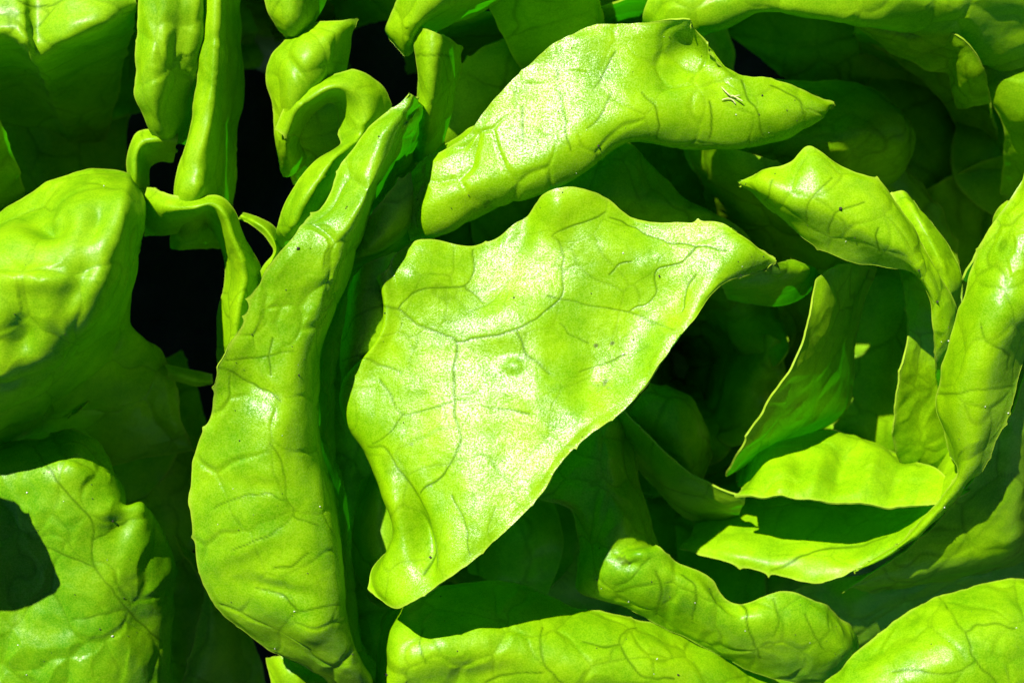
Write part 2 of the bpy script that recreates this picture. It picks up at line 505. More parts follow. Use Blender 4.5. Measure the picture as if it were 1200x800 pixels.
# ---- long upright leaf left of the middle
leaf(heart, [
 [(480,107,70),(484,108,70),(487,111,66),(491,117,40)],
 [(440,142,70),(450,147,82),(459,152,90),(470,151,56),(488,138,14)],
 [(403,187,70),(422,191,86),(440,196,98),(450,196,60),(473,175,0)],
 [(378,236,82),(403,240,98),(428,236,106),(437,226,56),(446,214,-10)],
 [(332,290,112),(360,298,110),(388,305,108),(404,309,92),(411,312,40),(408,318,-40)],
 [(299,338,118),(330,344,112),(364,350,110),(386,356,92),(394,360,40),(392,368,-50)],
 [(282,385,118),(310,392,112),(344,400,114),(368,408,92),(377,412,36),(376,420,-60)],
 [(256,430,128),(290,438,112),(330,448,112),(358,460,90),(370,466,34),(372,480,-60)],
 [(248,485,104),(285,492,112),(325,502,118),(358,514,92),(370,520,44),(374,530,-60)],
 [(225,543,88),(270,551,110),(322,560,124),(368,565,98),(382,566,56),(388,575,-60)],
 [(223,600,90),(270,606,112),(330,612,120),(380,616,100),(393,617,60),(396,622,-60)],
 [(233,660,76),(280,664,100),(340,670,114),(388,669,98),(402,668,60),(402,672,-60)],
 [(263,720,60),(305,717,88),(355,716,108),(394,716,92),(407,716,56),(405,720,-60)],
 [(312,757,40),(345,755,70),(380,755,86),(404,756,74),(414,756,42),(409,762,-60)],
 [(372,788,12),(392,790,40),(412,790,52),(425,790,44),(433,790,16),(428,800,-60)],
 [(400,832,-60),(412,834,-20),(425,834,-10),(435,834,-10),(450,834,-60)],
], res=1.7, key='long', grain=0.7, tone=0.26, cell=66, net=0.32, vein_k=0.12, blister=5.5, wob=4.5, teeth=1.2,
 ext=(700, 470, [(0.12, -200), (0.5, -420)]), margin=(1, 1, 1, 0),
 veins=[(2.1,[(318,520),(332,548),(336,584),(344,604),(312,628),(272,644)]),(2.0,[(336,586),(312,580),(288,580),(248,596)]),[(344,604),(358,612),(372,616)],
  (2.0,[(324,744),(335,728),(348,716),(375,710),(402,708)]),(2.0,[(256,430),(280,440),(310,458),(330,470)]),[(320,395),(316,420),(318,440)],
  [(265,422),(300,418),(345,412)],[(300,690),(330,700),(350,716)],[(320,664),(340,664),(362,648)]],
 bumps=[(365,735,24,18,0,9),(325,690,44,10,12,-5),(295,640,54,12,-22,4),(310,570,44,12,6,-3),(300,455,40,12,25,-4),(330,500,14,36,20,4),(345,380,14,50,20,-4)],
 marks=[(307,604,2.5,.7)],
 label='long narrow leaf standing on edge, left of the middle leaf')

# ---- twisted ribbon-like leaf at the right
leaf(heart, [
 [(865,213,20),(865,214,20),(866,215,20),(867,217,18)],
 [(892,199,40),(893,212,56),(894,228,54),(897,243,28)],
 [(926,192,56),(925,215,76),(926,242,76),(930,267,40)],
 [(949,173,62),(955,205,84),(957,245,88),(962,292,46)],
 [(985,194,62),(990,222,86),(992,260,92),(1000,307,50)],
 [(1020,208,60),(1025,240,84),(1028,280,92),(1038,314,56)],
 [(1052,238,46),(1055,265,76),(1060,294,84),(1070,319,58)],
 [(1080,292,36),(1080,306,62),(1082,322,68),(1085,344,52)],
 [(1106,333,26),(1102,345,48),(1098,358,54),(1092,376,44)],
 [(1122,365,10),(1115,376,32),(1107,388,36),(1096,404,28)],
 [(1124,398,-20),(1115,408,10),(1107,416,10),(1098,430,0)],
 [(1115,450,-90),(1110,455,-70),(1106,455,-70),(1100,460,-90)],
], res=1.8, key='ribbon', grain=0.6, tone=0.55, cell=60, vein_k=0.3, blister=4, wob=3, teeth=0.6, margin=(1, 0, 1, 1),
 veins=[(2.0,[(975,210),(960,222),(947,236),(944,250),(945,262)]),(2.0,[(1012,238),(995,243),(979,251),(973,262),(971,274)]),[(907,212),(902,225),(896,236)],
  [(1030,265),(1025,280),(1030,295)]], bumps=[(905,215,20,12,30,4)],
 label='bright leaf twisting into a narrow ribbon at the right')
leaf(heart, [
 [(1046,228,-50),(1058,224,-45),(1072,234,-60)],
 [(1058,262,-24),(1077,252,-12),(1094,262,-44)],
 [(1072,295,-18),(1094,283,0),(1113,290,-44)],
 [(1088,325,-18),(1108,316,0),(1126,322,-44)],
 [(1105,352,-30),(1115,348,-20),(1126,348,-54)],
 [(1112,385,-90),(1118,382,-90),(1126,380,-110)],
], tone=0.5, res=2, cell=50, wob=2.5, label='lit leaf peeking out behind the twisted ribbon')

# ---- tall right-hand leaf
leaf(heart, [
 [(1228,120,40),(1250,130,70),(1275,145,60),(1300,165,10)],
 [(1194,222,58),(1220,235,92),(1250,255,85),(1275,280,20)],
 [(1166,256,58),(1195,280,97),(1225,310,95),(1250,340,30)],
 [(1141,310,52),(1170,330,97),(1200,360,97),(1222,380,30)],
 [(1122,365,42),(1148,375,88),(1178,390,92),(1203,405,36)],
 [(1106,430,26),(1130,430,74),(1160,435,82),(1193,440,40)],
 [(1096,475,10),(1120,475,58),(1150,478,72),(1186,475,42)],
 [(1107,518,0),(1125,515,42),(1145,518,55),(1170,513,38)],
 [(1119,548,-6),(1127,548,26),(1138,550,33),(1151,551,24)],
 [(1112,572,-12),(1118,571,6),(1126,571,9),(1136,567,2)],
 [(1087,603,-28),(1092,604,-16),(1098,604,-16),(1107,598,-26)],
 [(1046,640,-52),(1050,642,-44),(1054,643,-44),(1060,640,-52)],
 [(998,667,-75),(1001,669,-68),(1004,670,-68),(1008,668,-76)],
], res=2, key='tall', grain=0.7, tone=0.46, cell=70, vein_k=0.45, blister=4.5, wob=3.5, teeth=1.0,
 veins=[(2.0,[(1096,462),(1120,461),(1150,457),(1187,452)]),[(1150,380),(1155,400),(1175,410),(1180,432)]],
 label='tall sunlit leaf along the right edge, narrowing downwards')
leaf(heart, [      # lit nub behind its top
 [(1160,275,-40),(1166,250,-30),(1180,235,-40)],
 [(1168,285,-20),(1180,262,0),(1195,240,-20)],
 [(1185,290,-40),(1200,265,-20),(1215,245,-40)],
], tone=0.45, res=2.2, wob=2)
leaf(heart, [      # cup below: its lit inside
 [(796,642,-170),(800,637,-172),(806,630,-185),(812,618,-215)],
 [(850,658,-122),(850,645,-128),(850,625,-158),(850,592,-230)],
 [(905,673,-100),(905,655,-106),(905,625,-146),(900,572,-240)],
 [(960,683,-84),(960,660,-92),(958,625,-134),(950,568,-250)],
 [(1003,668,-72),(1003,650,-84),(1000,620,-134),(995,562,-250)],
 [(1050,641,-52),(1048,628,-70),(1040,605,-124),(1035,556,-250)],
 [(1090,604,-28),(1085,598,-54),(1075,585,-114),(1068,548,-250)],
 [(1120,572,-6),(1112,562,-46),(1100,550,-114),(1090,530,-250)],
 [(1150,520,-30),(1135,520,-66),(1120,510,-134),(1105,500,-250)],
], res=2, key='cup', bumps=[(935,655,30,12,-10,6),(1000,640,26,10,-25,-5)], tone=0.5, cell=65, vein_k=0.3, wob=3, blister=3, ext=(830, 450, [(0.3, -380)]), margin=(1, 1, 1, 0),
 veins=[(1.8,[(905,668),(940,655),(985,640),(1040,628)])], label='cupped leaf at the lower right, half of its inside sunlit')
leaf(heart, [      # its shaded outside
 [(985,690,-110),(1000,684,-112),(1022,694,-150),(1035,704,-220)],
 [(1050,652,-84),(1064,668,-94),(1082,680,-124),(1092,696,-230)],
 [(1098,612,-60),(1125,634,-72),(1142,658,-108),(1150,686,-230)],
 [(1132,572,-38),(1165,602,-54),(1186,640,-92),(1192,675,-230)],
 [(1160,525,-20),(1190,557,-40),(1208,605,-86),(1220,655,-230)],
 [(1190,470,8),(1212,507,-46),(1232,555,-130),(1245,605,-230)],
 [(1215,410,8),(1235,442,-46),(1252,495,-130),(1264,545,-230)],
], tone=0.3, res=2.8, cell=80, wob=6, label='shaded outer side of the cupped leaf')

# ---- inner leaves around the dark heart
leaf(heart, [
 [(862,577,-76),(864,576,-78),(866,575,-80),(867,573,-88)],
 [(905,582,-40),(903,570,-52),(900,550,-78),(890,528,-125)],
 [(950,586,-34),(948,570,-50),(943,546,-84),(935,516,-135)],
 [(1000,590,-30),(998,572,-48),(992,546,-84),(985,511,-135)],
 [(1050,593,-28),(1045,575,-45),(1035,550,-78),(1025,522,-125)],
 [(1102,589,-28),(1088,576,-42),(1072,558,-66),(1055,540,-104)],
 [(1135,575,-40),(1120,565,-52),(1100,550,-76),(1075,540,-114)],
], res=2, key='shelf', bumps=[(955,560,12,34,20,9),(985,552,10,30,15,-9),(1020,556,13,32,18,10),(1050,565,10,26,20,-8),(915,566,14,20,10,6)], tone=0.5, cell=60, wob=3.5, blister=4, vein_k=0.3, ext=(860, 470, [(0.08, -190), (0.35, -330)]), margin=(1, 1, 1, 0),
 label='low leaf in the heart with a sunlit lower margin')
leaf(heart, [
 [(727,480,-80),(720,500,-135),(718,520,-210)],
 [(765,518,-92),(758,542,-145),(762,562,-230)],
 [(805,552,-98),(794,580,-150),(800,604,-230)],
 [(842,571,-98),(838,594,-145),(838,615,-230)],
 [(874,580,-96),(868,594,-135),(864,606,-210)],
], res=2.6, tone=0.3, wob=3, label='dark leaf with a diagonal pale margin under the middle leaf')
leaf(heart, [
 [(725,500,-190),(738,478,-150),(758,455,-150),(780,450,-190)],
 [(760,540,-220),(775,510,-150),(795,475,-150),(810,470,-190)],
 [(795,570,-230),(805,545,-160),(820,515,-170),(828,505,-220)],
 [(815,590,-250),(825,560,-210),(830,540,-220),(835,530,-250)],
], res=3, tone=0.3)
leaf(heart, [
 [(957,328,0),(978,313,-10),(1000,308,-50),(1026,316,-120)],
 [(950,365,6),(975,360,-30),(998,355,-90),(1012,350,-165)],
 [(940,402,6),(965,402,-40),(985,405,-104),(1003,405,-185)],
 [(920,442,2),(950,445,-50),(975,450,-120),(1000,450,-195)],
 [(892,488,-20),(925,486,-74),(960,486,-140),(986,483,-205)],
 [(866,530,-50),(890,523,-96),(920,516,-155),(946,511,-215)],
 [(850,560,-110),(865,550,-140),(880,545,-190),(900,540,-240)],
], res=2.4, tone=0.4, cell=60, wob=3, teeth=0.3, label='upright inner leaf with a thin bright margin in the heart')
leaf(heart, [
 [(1052,290,-130),(1070,285,-140),(1095,295,-150),(1125,310,-170)],
 [(1060,345,-76),(1076,343,-90),(1098,350,-106),(1122,360,-130)],
 [(1061,392,-50),(1077,391,-66),(1097,395,-84),(1118,402,-110)],
 [(1052,440,-40),(1073,438,-60),(1096,439,-80),(1120,444,-108)],
 [(1046,490,-56),(1067,486,-70),(1092,484,-88),(1122,490,-120)],
 [(1050,528,-90),(1072,525,-94),(1096,525,-102),(1124,530,-130)],
 [(1066,562,-140),(1086,558,-134),(1106,554,-136),(1132,556,-170)],
], res=2.2, tone=0.45, cell=55, wob=4, label='partly lit inner leaf below the twisted ribbon')
leaf(heart, [
 [(985,300,-250),(1040,300,-230),(1075,310,-210),(1100,330,-220)],
 [(985,380,-250),(1030,370,-230),(1065,375,-200),(1090,390,-210)],
 [(985,450,-250),(1025,445,-230),(1055,445,-200),(1080,455,-210)],
 [(975,510,-260),(1020,510,-240),(1050,515,-210),(1075,520,-220)],
 [(970,560,-290),(1025,560,-290),(1050,560,-280),(1075,560,-280)],
], res=3, tone=0.3, wob=4)
# leaf under the upper edge, between the rolled leaf and the ribbon
leaf(heart, [
 [(800,150,-250),(805,180,-210),(820,215,-220),(850,250,-290)],
 [(860,110,-210),(870,150,-170),(880,190,-190),(900,235,-280)],
 [(920,92,-200),(935,135,-155),(945,175,-150),(960,225,-240)],
 [(975,95,-200),(990,130,-150),(990,170,-130),(985,215,-220)],
 [(1020,105,-210),(1030,135,-160),(1022,170,-150),(1005,210,-240)],
 [(1055,130,-230),(1062,150,-200),(1055,180,-200),(1030,215,-270)],
 [(1068,160,-280),(1070,170,-270),(1065,190,-270),(1050,215,-300)],
], res=2.8, tone=0.35, cell=80, wob=5, ext=(850, 380, [(0.35, -380)]), margin=(1, 1, 1, 0),
 label='shaded leaf under the tip of the rolled leaf')
leaf(heart, [
 [(690,170,-120),(730,165,-110),(760,190,-140)],
 [(660,215,-110),(720,200,-90),(800,230,-150)],
 [(640,250,-110),(720,240,-90),(850,255,-160)],
 [(650,290,-140),(740,290,-140),(880,285,-200)],
 [(700,340,-260),(760,340,-260),(870,330,-280)],
], res=3, tone=0.3, wob=5)

leaf(heart, [
 [(800,165,-170),(815,200,-190),(830,250,-250),(840,310,-340)],
 [(850,170,-110),(865,205,-120),(880,250,-190),(885,320,-320)],
 [(910,190,-90),(925,225,-100),(940,270,-170),(930,340,-310)],
 [(965,215,-100),(985,250,-110),(990,300,-180),(970,360,-310)],
 [(1010,240,-140),(1025,275,-160),(1025,320,-220),(1000,380,-320)],
], res=3, tone=0.3, wob=5, label='shaded leaf under the twisted ribbon')

# ---- rolled leaf below the heart
leaf(heart, [
 [(640,540,-110),(672,503,-85),(710,487,-88),(740,495,-140)],
 [(630,580,-90),(668,552,-66),(710,530,-70),(748,560,-140)],
 [(667,600,-86),(690,590,-60),(725,585,-68),(760,600,-140)],
 [(680,640,-96),(705,634,-48),(735,624,-52),(776,642,-120)],
 [(678,690,-74),(712,672,-34),(745,648,-22),(770,640,-38)],
 [(735,714,-70),(753,697,-32),(775,670,-18),(797,659,-40)],
 [(785,740,-74),(803,718,-36),(820,692,-22),(834,675,-42)],
 [(850,770,-78),(857,747,-42),(862,722,-28),(866,706,-50)],
 [(900,790,-86),(907,762,-48),(915,725,-30),(915,691,-46)],
 [(950,800,-94),(957,772,-56),(962,735,-40),(957,703,-56)],
 [(985,790,-120),(991,772,-80),(995,752,-74),(994,732,-100)],
 [(1003,775,-170),(1005,764,-160),(1006,755,-160),(1004,745,-170)],
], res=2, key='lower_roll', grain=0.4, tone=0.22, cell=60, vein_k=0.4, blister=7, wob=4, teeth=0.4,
 veins=[[(720,686),(735,679),(748,668),(760,652)],(2.0,[(768,668),(774,682),(774,696),(768,720)]),(2.0,[(800,672),(814,684),(816,700),(810,728)]),
  (2.2,[(866,706),(876,716),(878,736),(892,768)]),[(905,700),(912,725),(905,745)],[(945,720),(955,745),(965,760)]],
 bumps=[(738,660,13,10,0,-8),(738,652,22,6,-10,5),(852,705,8,30,-40,-8),(785,700,8,30,10,-4)], marks=[(729,656,5,.6),(735,659,3,.7)],
 label='puckered rolled leaf below the heart with one end in shadow')
# leaf along the bottom edge
leaf(heart, [
 [(440,750,-80),(438,775,-60),(438,805,-66),(440,850,-110)],
 [(456,713,-70),(460,745,-8),(460,790,4),(458,860,-50)],
 [(500,693,-66),(504,730,-4),(507,780,20),(510,860,-30)],
 [(560,684,-76),(562,722,-10),(566,775,20),(570,860,-30)],
 [(610,689,-86),(615,726,-16),(620,780,16),(625,860,-34)],
 [(655,705,-72),(662,742,-14),(670,790,10),(675,866,-40)],
 [(705,716,-70),(715,748,-18),(722,797,4),(730,868,-50)],
 [(765,729,-76),(772,762,-30),(780,805,-12),(785,870,-60)],
 [(820,754,-90),(828,786,-52),(835,825,-46),(840,880,-80)],
 [(872,776,-122),(880,806,-80),(888,840,-66),(892,885,-100)],
 [(930,808,-134),(935,830,-110),(940,855,-110),(945,890,-140)],
], res=2, key='bottom', grain=0.45, tone=0.34, cell=75, vein_k=0.4, blister=7.5, wob=5, teeth=0.5,
 veins=[(2.2,[(634,735),(634,755),(638,776),(660,798)]),(2.2,[(745,735),(728,745),(730,762),(752,790),(790,796)]),[(684,752),(705,758),(728,756)],
  (2.0,[(570,800),(600,790),(636,786)]),[(500,775),(492,755),(498,738)]],
 bumps=[(510,760,30,20,-30,7),(560,790,50,14,-10,-6)],
 label='broad leaf along the bottom edge with the shadow of the middle leaf on it')
leaf(heart, [      # dark leaf between it and the corner leaf
 [(905,700,-230),(930,740,-240),(960,790,-270)],
 [(960,685,-150),(985,720,-168),(1010,765,-230)],
 [(1030,668,-140),(1045,700,-158),(1060,740,-230)],
 [(1100,652,-140),(1110,680,-158),(1120,715,-230)],
 [(1160,655,-180),(1165,680,-200),(1170,705,-270)],
 [(1220,640,-200),(1230,670,-220),(1235,700,-280)],
], res=3, tone=0.3, wob=5)
leaf(heart, [
 [(960,802,-70),(966,818,-50),(976,845,-46),(990,890,-66)],
 [(1000,769,-58),(1015,791,-18),(1030,822,-4),(1045,880,-26)],
 [(1042,734,-62),(1060,766,-8),(1080,806,12),(1095,880,-16)],
 [(1085,704,-72),(1105,741,-8),(1125,790,17),(1140,880,-6)],
 [(1130,689,-82),(1150,731,-13),(1165,786,12),(1175,880,-6)],
 [(1172,678,-92),(1190,726,-24),(1200,786,2),(1210,880,-16)],
 [(1215,684,-102),(1228,730,-44),(1236,790,-22),(1242,880,-36)],
 [(1255,705,-120),(1262,740,-80),(1268,795,-70),(1272,880,-80)],
], res=2, key='corner', grain=0.45, tone=0.32, cell=70, vein_k=0.4, blister=7.5, wob=5,
 veins=[(2.2,[(1098,695),(1105,705),(1130,740),(1145,772),(1170,804)]),(2.0,[(1145,772),(1125,784),(1105,790),(1075,784),(1045,785)]),[(1130,740),(1160,730),(1190,735)]],
 label='veined leaf in the lower right corner')

# ---- dark gap between the long leaf and the middle leaf
leaf(heart, [
 [(395,290,-175),(430,300,-165),(475,330,-190)],
 [(368,400,-180),(405,415,-150),(465,450,-180)],
 [(352,500,-180),(400,520,-145),(470,550,-180)],
 [(368,600,-180),(415,620,-140),(500,650,-180)],
 [(388,710,-180),(430,710,-140),(510,730,-180)],
 [(400,800,-190),(440,800,-150),(500,820,-190)],
 [(400,870,-220),(440,870,-190),(500,870,-220)],
], res=3, tone=0.35, wob=6, label='shaded leaf in the gap beside the long leaf')
leaf(heart, [
 [(425,560,-110),(445,552,-80),(480,560,-90)],
 [(414,610,-100),(438,606,-50),(480,615,-60)],
 [(414,655,-95),(440,655,-40),(480,660,-50)],
 [(428,690,-90),(450,692,-50),(490,690,-60)],
 [(445,712,-110),(465,712,-90),(495,705,-100)],
], res=2.4, tone=0.35, wob=3, label='shaded fold under the lower tip of the middle leaf')
leaf(heart, [
 [(640,700,-200),(600,690,-190),(550,670,-200)],
 [(660,640,-200),(610,620,-170),(540,610,-200)],
 [(650,590,-220),(610,580,-200),(560,570,-220)],
], res=3.5, tone=0.3)
leaf(heart, [
 [(406,292,10),(425,262,34),(450,232,30),(480,204,6)],
 [(416,314,0),(440,292,28),(462,268,24),(490,240,0)],
 [(440,320,-120),(470,305,-100),(500,285,-100),(530,262,-110)],
], res=2.4, tone=0.3, wob=3)
leaf(heart, [
 [(390,765,-70),(410,770,-40),(430,785,-60)],
 [(400,795,-50),(420,792,-15),(442,800,-50)],
 [(405,840,-70),(425,840,-30),(450,840,-70)],
], res=2.2, tone=0.45)

# ---- puckered leaf at the left edge
leaf(west, [
 [(-200,300,-130),(-70,275,-60),(-20,262,-40),(30,226,-34),(80,203,-30),(130,198,-40),(160,208,-60),(176,219,-100)],
 [(-210,335,-30),(-80,310,40),(-30,295,60),(30,270,66),(85,250,70),(130,236,66),(158,238,40),(170,250,-80)],
 [(-210,390,20),(-80,365,90),(-30,350,105),(30,325,110),(85,308,108),(128,296,100),(152,300,40),(156,312,-90)],
 [(-210,445,30),(-80,420,100),(-30,405,105),(20,385,105),(65,373,106),(105,366,96),(136,366,20),(150,378,-100)],
 [(-210,495,10),(-80,470,80),(-30,458,80),(10,445,80),(45,430,74),(88,420,30),(125,414,-70),(190,410,-150)],
 [(-210,540,-70),(-80,515,0),(-30,505,0),(10,490,-20),(50,480,-70),(95,470,-120),(150,460,-150),(208,456,-180)],
 [(-210,575,-150),(-80,550,-80),(-30,540,-90),(10,525,-120),(60,512,-150),(120,506,-180),(170,502,-200),(214,497,-210)],
 [(-190,615,-270),(-60,590,-200),(0,575,-210),(60,560,-220),(110,550,-230),(160,540,-240),(200,535,-250),(230,530,-260)],
], res=2.2, key='pucker', tone=0.36, cell=90, vein_k=0.35, blister=7.5, wob=5, teeth=0.2,
 bumps=[(55,262,28,18,10,-24),(60,255,12,7,0,9),(28,400,18,28,0,-13),(112,262,12,30,20,-12),(40,330,50,12,0,10),(140,250,8,40,15,6),(95,330,12,40,30,-8)],
 label='glossy leaf with deep puckers at the left edge')
leaf(west, [       # arched margin to its right
 [(171,219,-50),(166,240,-56),(170,276,-110)],
 [(196,227,-20),(194,248,-14),(196,276,-90)],
 [(225,231,-14),(224,247,2),(224,270,-90)],
 [(254,229,-14),(248,243,2),(240,264,-90)],
 [(273,243,-20),(262,256,0),(248,270,-90)],
 [(285,272,-34),(272,282,-8),(258,290,-90)],
 [(298,298,-44),(282,306,-16),(264,312,-90)],
 [(308,320,-60),(285,330,-28),(262,338,-90)],
 [(303,350,-72),(279,357,-34),(256,360,-90)],
 [(297,380,-80),(276,387,-44),(255,386,-94)],
 [(290,412,-94),(273,419,-60),(255,412,-104)],
 [(280,440,-160),(270,440,-150),(258,436,-160)],
], res=1.8, tone=0.45, wob=2, blister=2, cell=60, ruffle=1.5, teeth=0.2, label='thin leaf margin arching over a dark gap')
leaf(west, [
 [(279,256,-50),(283,252,-44),(286,250,-60)],
 [(294,264,-30),(299,259,-22),(303,255,-50)],
 [(309,276,-26),(315,271,-18),(321,266,-50)],
 [(319,295,-26),(325,292,-20),(330,289,-54)],
 [(308,312,-40),(316,314,-30),(326,314,-60)],
 [(296,340,-70),(306,344,-64),(316,346,-90)],
 [(290,380,-110),(300,384,-110),(310,386,-120)],
], res=1.6, tone=0.45, wob=1.2, blister=1, ruffle=1, teeth=0)
leaf(west, [       # lower shaded leaves
 [(60,520,-330),(110,470,-320),(170,430,-330),(215,410,-380)],
 [(80,580,-330),(130,540,-320),(185,500,-330),(235,470,-380)],
 [(110,650,-330),(160,610,-320),(210,570,-330),(250,540,-380)],
 [(150,720,-340),(190,680,-330),(230,640,-340),(265,610,-390)],
], res=3.2, tone=0.3, wob=6)
leaf(west, [(lambda y, z: [(x, y + dy, z) for x, dy in ((195,0),(210,3),(228,7),(249,11))])(427,-150),
            [(197,436,-138),(212,440,-134),(230,445,-138),(249,448,-150)],
            [(197,443,-150),(212,448,-146),(230,452,-150),(248,450,-160)]], res=2, tone=0.6, wob=1, blister=0.5, ruffle=0.5, teeth=0,
     label='small bright sliver of leaf in the dark gap')
leaf(west, [[(80,490,-120),(84,486,-112),(86,482,-116)],[(90,484,-110),(93,481,-104),(95,476,-110)],[(100,474,-116),(103,471,-112),(104,469,-118)]],
     res=1.6, tone=0.6, wob=0.5, blister=0.3, ruffle=0.3, teeth=0)

# ---- lower left
leaf(south, [
 [(-190,550,-180),(-60,525,-110),(0,516,-95),(45,510,-90),(78,502,-90),(106,512,-104)],
 [(-190,585,-130),(-60,560,-60),(10,546,-45),(55,542,-28),(95,540,-32),(127,546,-84)],
 [(-190,635,-120),(-60,610,-50),(20,592,-38),(70,582,-22),(112,580,-34),(150,598,-90)],
 [(-190,685,-120),(-60,660,-50),(25,642,-38),(80,632,-22),(130,620,-40),(170,594,-74)],
 [(-190,735,-120),(-60,710,-50),(30,692,-38),(90,682,-26),(147,668,-40),(195,650,-106)],
 [(-190,785,-120),(-60,760,-50),(30,746,-38),(95,737,-30),(152,722,-50),(200,714,-116)],
 [(-190,855,-136),(-60,830,-66),(40,822,-44),(100,817,-40),(157,812,-60),(197,802,-116)],
 [(-190,925,-170),(-60,900,-100),(40,900,-80),(100,900,-80),(157,900,-100),(197,900,-150)],
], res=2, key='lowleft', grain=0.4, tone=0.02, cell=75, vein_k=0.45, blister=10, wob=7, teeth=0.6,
 ext=(90, 800, [(0.12, -220)]), margin=(1, 0, 1, 0),
 veins=[(2.2,[(38,520),(64,558),(92,592),(110,620),(110,664),(132,692),(160,724),(190,752)]),(1.8,[(110,664),(80,652),(52,640)]),[(110,632),(130,622),(150,610)],
  [(150,712),(120,720),(85,726)]],
 bumps=[(85,520,22,16,0,8),(145,615,14,22,30,-8),(120,600,20,14,-40,6)],
 label='veined leaf in the lower left with a cast shadow')
leaf(south, [
 [(205,625,-280),(222,645,-300),(250,655,-350)],
 [(238,690,-215),(250,697,-225),(275,710,-300)],
 [(229,740,-205),(250,744,-220),(294,748,-310)],
 [(214,797,-200),(240,798,-220),(310,790,-320)],
 [(200,870,-200),(240,870,-220),(320,860,-330)],
], res=2.6, tone=0.35, wob=3, label='dark leaf with a thin lit margin at the bottom left')
leaf(south, [
 [(312,770,-90),(330,768,-60),(350,780,-80)],
 [(320,800,-80),(345,795,-45),(400,800,-80)],
 [(330,850,-90),(360,850,-60),(410,850,-90)],
], res=2.4, tone=0.45)
leaf(south, [
 [(150,640,-340),(190,640,-330),(240,660,-370)],
 [(160,720,-330),(200,720,-320),(240,730,-360)],
 [(170,800,-330),(210,800,-320),(250,810,-360)],
 [(180,880,-340),(215,880,-330),(255,880,-370)],
], res=3.2, tone=0.3)

# ---- upper left
leaf(north, [
 [(-120,-60,-40),(-120,0,0),(-120,30,14),(-120,60,10)],
 [(-60,-60,-30),(-60,-10,10),(-60,22,26),(-60,52,24)],
 [(0,-60,-30),(0,-20,12),(2,14,32),(5,44,32)],
 [(25,-60,-30),(25,-15,16),(28,22,36),(32,54,32)],
 [(42,-60,-34),(42,-15,4),(43,24,20),(44,66,16)],
 [(80,-60,-30),(80,-20,16),(82,14,38),(84,48,34)],
 [(125,-60,-34),(123,-25,10),(124,2,30),(126,30,28)],
 [(162,-60,-60),(158,-30,-22),(158,-10,0),(160,12,-6)],
], res=2.2, tone=0.42, cell=80, vein_k=0.5, wob=4, ext=(110, 230, [(0.12, -90), (0.35, -250), (0.8, -400)]), margin=(1, 1, 1, 0),
 veins=[(2.2,[(20,0),(42,8),(60,5),(90,-8)])], label='leaf across the upper left corner, lit only along its bend')
leaf(north, [
 [(160,-50,6),(185,-50,26),(212,-50,20),(240,-50,0)],
 [(159,20,6),(185,20,26),(212,20,16),(242,22,-8)],
 [(160,75,0),(183,75,20),(208,75,2),(238,76,-26)],
 [(163,115,-10),(183,115,8),(204,116,-20),(231,118,-46)],
 [(174,148,-30),(188,147,-16),(202,148,-40),(218,150,-80)],
 [(192,168,-70),(200,167,-60),(208,168,-70),(216,170,-100)],
], res=2.2, tone=0.36, cell=60, vein_k=0.25, wob=4, blister=5, teeth=0.4, ext=(260, 200, [(0.3, -190)]), margin=(1, 1, 1, 0),
 bumps=[(222,110,12,26,0,-10)], label='wavy upright leaf at the upper left')
leaf(north, [
 [(232,-50,-10),(244,-50,6),(262,-50,4),(284,-50,-110)],
 [(234,20,-10),(244,20,4),(261,20,0),(282,24,-110)],
 [(232,75,-16),(242,75,-2),(259,75,-4),(286,76,-120)],
 [(230,112,-24),(239,112,-8),(256,112,-10),(286,112,-130)],
 [(222,150,-30),(232,150,-10),(250,150,-14),(276,150,-130)],
 [(210,190,-36),(221,190,-12),(244,190,-18),(279,192,-140)],
 [(204,235,-40),(216,236,-16),(240,236,-26),(274,238,-150)],
 [(200,290,-130),(214,292,-110),(236,292,-120),(268,292,-190)],
], res=2.2, tone=0.40, cell=70, vein_k=0.2, wob=2.5, blister=3, teeth=0.2, 
 label='narrow stalk-like leaf fold at the upper left')
leaf(north, [
 [(208,152,-60),(206,168,-46),(204,192,-90)],
 [(182,152,-54),(184,166,-36),(190,190,-90)],
 [(160,155,-54),(167,170,-36),(180,194,-90)],
 [(149,180,-60),(160,186,-40),(176,200,-90)],
 [(149,215,-70),(160,217,-50),(176,220,-96)],
 [(150,255,-100),(160,255,-90),(174,255,-120)],
], res=1.8, tone=0.4, wob=1.5, blister=1, ruffle=1)
leaf(north, [
 [(-80,60,-330),(20,70,-320),(90,80,-340),(150,60,-370)],
 [(-80,140,-330),(20,150,-320),(90,160,-350),(150,140,-390)],
 [(-80,210,-330),(20,220,-320),(80,230,-340),(150,230,-390)],
 [(-80,290,-360),(20,290,-360),(80,290,-380),(150,290,-410)],
], res=3, tone=0.3, wob=7)
leaf(north, [
 [(340,38,-24),(370,25,-14),(400,22,-12),(419,23,-26)],
 [(321,58,-24),(350,48,12),(385,44,12),(415,38,-26)],
 [(312,80,-24),(345,75,24),(380,72,16),(408,76,-40)],
 [(315,110,-30),(340,105,16),(370,100,8),(396,100,-50)],
 [(322,145,-40),(338,138,0),(355,130,-8),(372,125,-60)],
 [(325,178,-66),(336,174,-34),(346,168,-44),(354,165,-90)],
 [(332,208,-120),(342,205,-110),(352,198,-110),(372,185,-120)],
], res=1.9, tone=0.45, cell=55, vein_k=0.3, wob=3, blister=4, teeth=0.2, bumps=[(350,85,6,26,-35,-5)], label='small curled leaf near the top, left of the rolled leaf')
